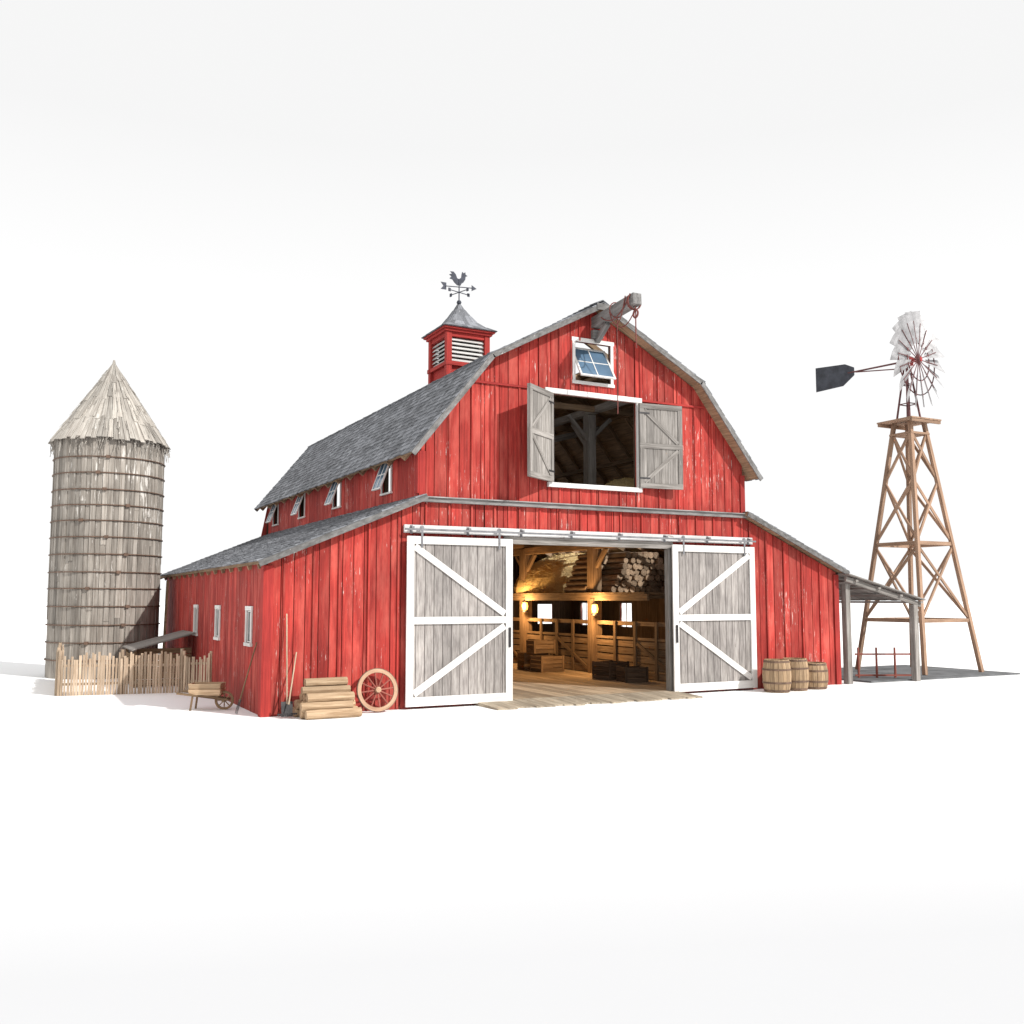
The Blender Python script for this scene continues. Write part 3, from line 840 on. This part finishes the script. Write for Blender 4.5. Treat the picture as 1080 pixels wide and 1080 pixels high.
while y<30.3: b.beam((2.9,y,1.02),(4.58,y,1.46),.2,.03,up=(0,0,1)); y+=.205
mk(b,'shelter_roof',M_GREY,sh)
b=B()
for y in (28.0,30.1): b.bx(2.98,3.06,y-.04,y+.04,0,.98)
mks(b,'shelter_post',M_OLD,sh)
b=B()
for i in range(6): b.bx(3.06,4.5,28.02,28.06,.05+i*.17,.2+i*.17)
for i in range(5): b.bx(2.98,3.02,28.06,30.0,.05+i*.17,.2+i*.17)
mk(b,'shelter_boarding',M_OLD,sh)
# ------------------------------------------------------------------ wheelbarrow
R=Matrix.Translation((3.86,21.75,0))@Matrix.Rotation(math.radians(-24),4,'Z')
wb=empty('wheelbarrow',(3.86,21.75,0),'small wooden wheelbarrow standing by the barn side wall','wheelbarrow')
b=B(R)
for s in (-1,1):
    for i in range(2): b.hexa([(-.34,s*.2,.34+i*.12),(.3,s*.2,.34+i*.12),(.3,s*.225,.34+i*.12),(-.34,s*.225,.34+i*.12),(-.36,s*.235,.455+i*.12),(.33,s*.235,.455+i*.12),(.33,s*.26,.455+i*.12),(-.36,s*.26,.455+i*.12)])
for i in range(5): b.bx(-.34,.3,-.19+i*.077,-.19+i*.077+.072,.31,.335)
for xx in (-.35,.31):
    for i in range(2): b.bx(xx-.012,xx+.012,-.2,.2,.34+i*.12,.455+i*.12)
mk(b,'tray',M_PINE,wb)
b=B(R)
for s in (-1,1): b.beam((-.6,s*.27,.38),(.46,s*.11,.22),.035,.045)
mks(b,'handle',M_OLD,wb)
b=B(R)
for s in (-1,1): b.beam((-.27,s*.2,.34),(-.31,s*.22,0),.035,.04)
mks(b,'leg',M_OLD,wb)
b=B(R); wc=V((.36,-.0,.2)); b.torus(wc,(0,1,0),.18,.02,28,6,None,(.024,.024)); b.cyl(wc+V((0,-.14,0)),wc+V((0,.14,0)),.03,.03,10)
for i in range(8):
    a=i*math.pi/4; b.beam(wc,wc+V((.17*math.cos(a),0,.17*math.sin(a))),.02,.02)
mk(b,'wheel',M_OLD,wb)
# ------------------------------------------------------------------ log stack
def hewn(x0,x1,y,z,r):
    b=B(); n=10; k=5; x=x0+U(-.07,.07); xe=x1+U(-.07,.07); pts=[];gs=[]
    ph=[r*U(.88,1.08) for _ in range(n)]
    for j in range(k):
        t=j/(k-1)
        for i in range(n):
            a=2*math.pi*i/n; rr=ph[i]*U(.95,1.05)
            pts.append((lerp(x,xe,t),y+rr*math.cos(a),z+rr*math.sin(a))); gs.append((t*(xe-x),rr*math.cos(a),rr*math.sin(a)))
    fs=[(j*n+i,(j+1)*n+i,(j+1)*n+(i+1)%n,j*n+(i+1)%n) for j in range(k-1) for i in range(n)]
    fs+=[tuple(range(n)),tuple(reversed(range((k-1)*n,k*n)))]
    b.add(pts,fs,gs,None,False)
    mk(b,'split_log',M_PINE,label='pale split log in a stack against the barn front',cat='log',group='stacked split logs')
z=.1
for row in range(5):
    for i in range(5-row if row<4 else 1):
        r_=U(.082,.1)
        hewn(5.22+row*.03,6.36-row*.04,18.98+i*.19+row*.095,z,r_)
    z+=.15
def spoked(c,nrm,R_,parentname,label,cat):
    c=V(c);nrm=V(nrm).normalized()
    o=empty(parentname,(c.x,c.y,c.z-R_),label,cat)
    b=B(); b.torus(c,nrm,R_-.045,.03,40,6,.5,(.04,.028)); mk(b,'rim',M_RIM,o)
    b=B(); b.torus(c,nrm,R_,.01,40,6,.5,(.006,.03)); mk(b,'tyre',M_HOOP,o)
    b=B(); b.cyl(c-nrm*.09,c+nrm*.09,.075,.06,14); mk(b,'hub',M_RIM,o)
    x=V((0,0,1)).cross(nrm).normalized();y=nrm.cross(x)
    for i in range(12):
        a=i*math.pi/6+.1; d=x*math.cos(a)+y*math.sin(a)
        b=B(); b.cyl(c+d*.06,c+d*(R_-.07),.019,.017,8); mk(b,'spoke',M_WHEELR,o,origin=c)
spoked((6.98,19.56,.47),(0,-1,.18),.455,'wagon_wheel','worn tan wagon wheel with reddish spokes leaning on the barn','wheel')
def tool(base,top,kind,label):
    base=V(base);top=V(top);d=(top-base).normalized()
    o=empty(kind,base,label,'tool')
    b=B(); b.cyl(base+d*.25,top,.016,.014,8); mk(b,'handle',M_TAN if kind!='pitchfork' else M_OLD,o)
    b=B(); u=V((1,0,0)) if abs(d.x)<.5 and kind!='pitchfork' else V((0,1,0))
    if kind=='garden_rake':
        b.beam(base+d*.05-u*.2,base+d*.05+u*.2,.03,.03)
        for i in range(9): p=base+d*.05+u*(-.19+i*.0475); b.cyl(p,p+V((0,-.08,-.03)),.006,.004,6)
        b.cyl(base+d*.05,base+d*.26,.01,.012,6)
    elif kind=='pitchfork':
        b.beam(base+d*.3-u*.1,base+d*.3+u*.1,.015,.015)
        for i in range(4): p=base+d*.3+u*(-.1+i*.0667); b.cyl(p,p-d*.3,.007,.004,6)
    else:
        b.hexa([base+u*-.11,base+u*.11,base+u*.11+V((0,.02,0)),base-u*.11+V((0,.02,0))]+[q+d*.3 for q in (base-u*.12,base+u*.12,base+u*.12+V((0,.02,0)),base-u*.12+V((0,.02,0)))])
    mk(b,'head',M_IRON,o)
tool((5.02,19.45,.03),(5.06,19.8,2.1),'shovel','long-handled shovel leaning on the barn front corner')
tool((4.98,19.3,.05),(5.28,19.8,1.3),'garden_rake','red-brown rake leaning on the barn front wall')
tool((4.22,20.5,.02),(4.58,20.35,1.5),'pitchfork','old pitchfork leaning on the barn side wall')
# ------------------------------------------------------------------ barrels
def barrel(x,y,r=.315,h=.8,rot=0,lb='weathered oak barrel with iron hoops standing by the barn door'):
    ba=empty('barrel',(x,y,0),lb,'barrel','barrels beside the barn door')
    b=B(); n=20;K=7
    def rad(t): return r*(.84+.16*(1-(2*t-1)**2))
    for i in range(n):
        a=2*math.pi*i/n+rot+.012;a1=2*math.pi*(i+1)/n+rot-.012; pts=[];gs=[];fs=[];e=U(-.003,.004)
        for k in range(K):
            t=k/(K-1);rr=rad(t)+e
            for (aa,ro_) in ((a,rr),(a1,rr),(a1,rr-.025),(a,rr-.025)):
                pts.append((x+ro_*math.cos(aa),y+ro_*math.sin(aa),t*h)); gs.append((t*h,aa*r,ro_-rr))
        for k in range(K-1):
            for j in range(4): fs.append((k*4+j,k*4+(j+1)%4,k*4+4+(j+1)%4,k*4+4+j))
        fs.append((0,3,2,1)); L=(K-1)*4; fs.append((L,L+1,L+2,L+3))
        b.add(pts,fs,gs)
    mk(b,'staves',M_BARREL,ba)
    b=B(); 
    for k in range(5): 
        w_=2*rad(1)/5*.93; yy=-rad(1)*.93+k*w_
        hw=math.sqrt(max(.01,(rad(1)*.93)**2-max(abs(yy),abs(yy+w_))**2)) if k not in(0,4) else rad(1)*.6
        b.bx(x-hw,x+hw,y+yy+.002,y+yy+w_-.002,h-.05,h-.03)
    b.m=1; b.cyl((x,y,.01),(x,y,h-.06),rad(0)-.03,rad(0)-.03,16)
    mk(b,'lid',[M_BARREL,M_DARK],ba)
    for t in (.06,.3,.7,.94):
        b=B(); b.torus((x,y,t*h),(0,0,1),rad(t)+.006,.01,28,6,.5,(.005,.022)); mk(b,'hoop',M_HOOP,ba)
barrel(17.72,19.0,.37,.84); barrel(18.5,19.15,.36,.84,.2)
barrel(19.28,19.25,.37,.7,.4,'shorter wide oak tub beside two taller barrels')
# ------------------------------------------------------------------ right shelter
op=empty('open_shelter',(22.4,21.5,0),'open post-and-beam lean-to shelter with grey plank roof beside the barn','shelter')
b=B(); y=19.55
while y<24.6:
    b.beam((XR+.08,y,3.12+U(-.01,.01)),(24.05,y,2.38+U(-.01,.01)),.2,.035,up=(0,0,1)); y+=.207
mk(b,'shelter_roof',M_GREY,op)
b=B()
for i,x in enumerate((21.3,22.2,23.1,23.95)): 
    z=lerp(3.12,2.38,(x-XR)/(24.05-XR))-.06; b.bx(x-.05,x+.05,19.5,24.7,z-.06,z)
b.beam((XR+.1,19.62,2.98),(24.0,19.62,2.24),.09,.13); b.beam((XR+.1,24.5,2.98),(24.0,24.5,2.24),.09,.13)
mks(b,'shelter_beam',M_GREY,op)
for (x,y,t) in ((23.72,19.62,2.24),(21.2,19.85,2.85),(23.72,24.5,2.24),(21.2,24.5,2.85)):
    b=B(); b.bx(x-.09,x+.09,y-.09,y+.09,0,t); mk(b,'shelter_post',M_GREY,op,bevel=.01)
P=[(22.7,20.84),(23.2,20.6),(23.7,20.35),(24.15,20.1)]
tr=empty('tie_rail',(23.4,20.5,0),'low brown post-and-rail rack under the open shelter','rail')
b=B()
for p in P: b.cyl((p[0],p[1],0),(p[0],p[1],.95),.035,.03,8)
mks(b,'post',M_WHEELR,tr)
b=B(); b.beam((22.6,20.88,.75),(24.25,20.05,.75),.03,.05); b.beam((22.6,20.88,.12),(24.25,20.05,.12),.03,.05)
mks(b,'rail',M_WHEELR,tr)
b=B(); x=22.0
while x<28.6:
    b.bx(x+.004,min(x+.3,28.9),19.75,24.2,.0,.045+U(0,.004)); x+=.305
mk(b,'plank_pad',M_INK,label='low dark grey plank pad under the windmill legs',cat='platform')
# ------------------------------------------------------------------ windmill
WX,WY_=26.6,21.9
wm=empty('windmill',(WX,WY_,0),'timber farm windpump with grey bladed wheel and dark tail vane','windmill')
bh=1.34;th=.32;HT=8.35
def cor(sx_,sy,t): h=lerp(bh,th,t); return V((WX+sx_*h,WY_+sy*h,.05+HT*t))
for sx_ in (-1,1):
    for sy in (-1,1):
        b=B(); b.beam(cor(sx_,sy,0),cor(sx_,sy,.999),.12,.12); mk(b,'leg',M_TOWER,wm)
b=B()
c=[(-1,-1),(1,-1),(1,1),(-1,1)]
for s in range(4):
    A_=c[s];C_=c[(s+1)%4]
    for t in (.2,.5): b.beam(cor(*A_,t),cor(*C_,t),.07,.12)
    for (t0,t1) in ((.205,.49),(.51,.75),(.755,.95)):
        b.beam(cor(*A_,t0),cor(*C_,t1),.05,.085); b.beam(cor(*C_,t0)+V((0,0,.01)),cor(*A_,t1),.045,.08)
mks(b,'cross_brace',M_TOWER,wm)
b=B()
for i in range(7): b.bx(WX-.72+i*.207,WX-.72+i*.207+.195,WY_-.72,WY_+.72,HT+.0,HT+.05)
b.bx(WX-.7,WX+.7,WY_-.7,WY_-.62,HT-.1,HT-.003); b.bx(WX-.7,WX+.7,WY_+.62,WY_+.7,HT-.1,HT-.003)
b.bx(WX-.45,WX+.45,WY_-.45,WY_+.45,HT-.45,HT-.38)
mk(b,'platform',M_TOWER,wm)
HZ=10.45
b=B()
for sx_ in (-1,1):
    for sy in (-1,1): b.cyl((WX+sx_*.27,WY_+sy*.27,HT+.04),(WX+sx_*.05,WY_+sy*.05,HZ-.1),.035,.03,8)
b.cyl((WX,WY_,HT-.3),(WX,WY_,HZ),.045,.045,8)
for q in (.3,.62):
    h=lerp(.27,.05,q); z=lerp(HT,HZ,q)
    for a_,c_ in zip(c,c[1:]+c[:1]): b.beam((WX+a_[0]*h,WY_+a_[1]*h,z),(WX+c_[0]*h,WY_+c_[1]*h,z),.03,.03)
mk(b,'mast',M_SPOKEI,wm)
ax=V((.20,-.98,0)).normalized()
hub=V((WX,WY_,HZ))+ax*.42
b=B(); b.cyl(V((WX,WY_,HZ))-ax*.25,hub+ax*.1,.09,.07,12); b.box((WX,WY_,HZ),(.25,.35,.3),Matrix.Rotation(.2,3,'Z'))
mk(b,'gearbox',M_REDIRON,wm)
rot=B(); x=V((0,0,1)).cross(ax).normalized();y=ax.cross(x)
rot.cyl(hub-ax*.06,hub+ax*.08,.14,.12,14); rot.torus(hub,ax,.72,.02,40,6); rot.torus(hub-ax*.06,ax,1.2,.02,48,6)
ro=mk(rot,'rotor',M_SPOKEI,wm,origin=hub)
nb=18
for i in range(nb):
    a=2*math.pi*i/nb; d=x*math.cos(a)+y*math.sin(a); t=ax.cross(d)
    tw=math.radians(-26); wdir=(t*math.cos(tw)+ax*math.sin(tw))
    b=B(); p=[]
    for (rr,hw) in ((.55,.1),(1.1,.2),(1.62,.29)):
        for s in (-1,0,1):
            cc=hub+d*rr+wdir*hw*s-(ax*.035 if s==0 else V((0,0,0)))
            p.append(cc)
    q=[pp+ax*.006 for pp in p]
    fs=[]
    for r_ in range(2):
        for c_ in range(2):
            k=r_*3+c_; fs.append((k,k+1,k+4,k+3)); fs.append((9+k,9+k+3,9+k+4,9+k+1))
    bd=[0,1,2,5,8,7,6,3]
    for u_,v_ in zip(bd,bd[1:]+bd[:1]): fs.append((u_,9+u_,9+v_,v_))
    b.add(p+q,fs,[(0,0,0)]*18)
    mk(b,'blade',M_GALV,ro,origin=hub+d*.62)
b=B()
for i in range(nb):
    a=2*math.pi*i/nb+.0; d=x*math.cos(a)+y*math.sin(a)
    b.cyl(hub+d*.1,hub+d*1.3,.016,.014,6)
mks(b,'rotor_spoke',M_SPOKEI,ro)
c0=V((WX,WY_,HZ+.02))
b=B(); b.cyl(c0,c0-ax*2.2,.035,.03,8); b.cyl(c0-V((0,0,.25)),c0-ax*1.9-V((0,0,.02)),.022,.022,6)
mk(b,'tail_boom',M_SPOKEI,wm)
b=B(); e=V((0,0,1)); s=c0-ax*1.95; off=ax.cross(e)*.02
b.poly([s-e*.12,s+e*.16,s-ax*.35+e*.34,s-ax*1.55+e*.42,s-ax*1.55-e*.48,s-ax*.45-e*.44],off)
mk(b,'tail_vane',M_TAIL,wm)
print('done',len(bpy.data.objects))
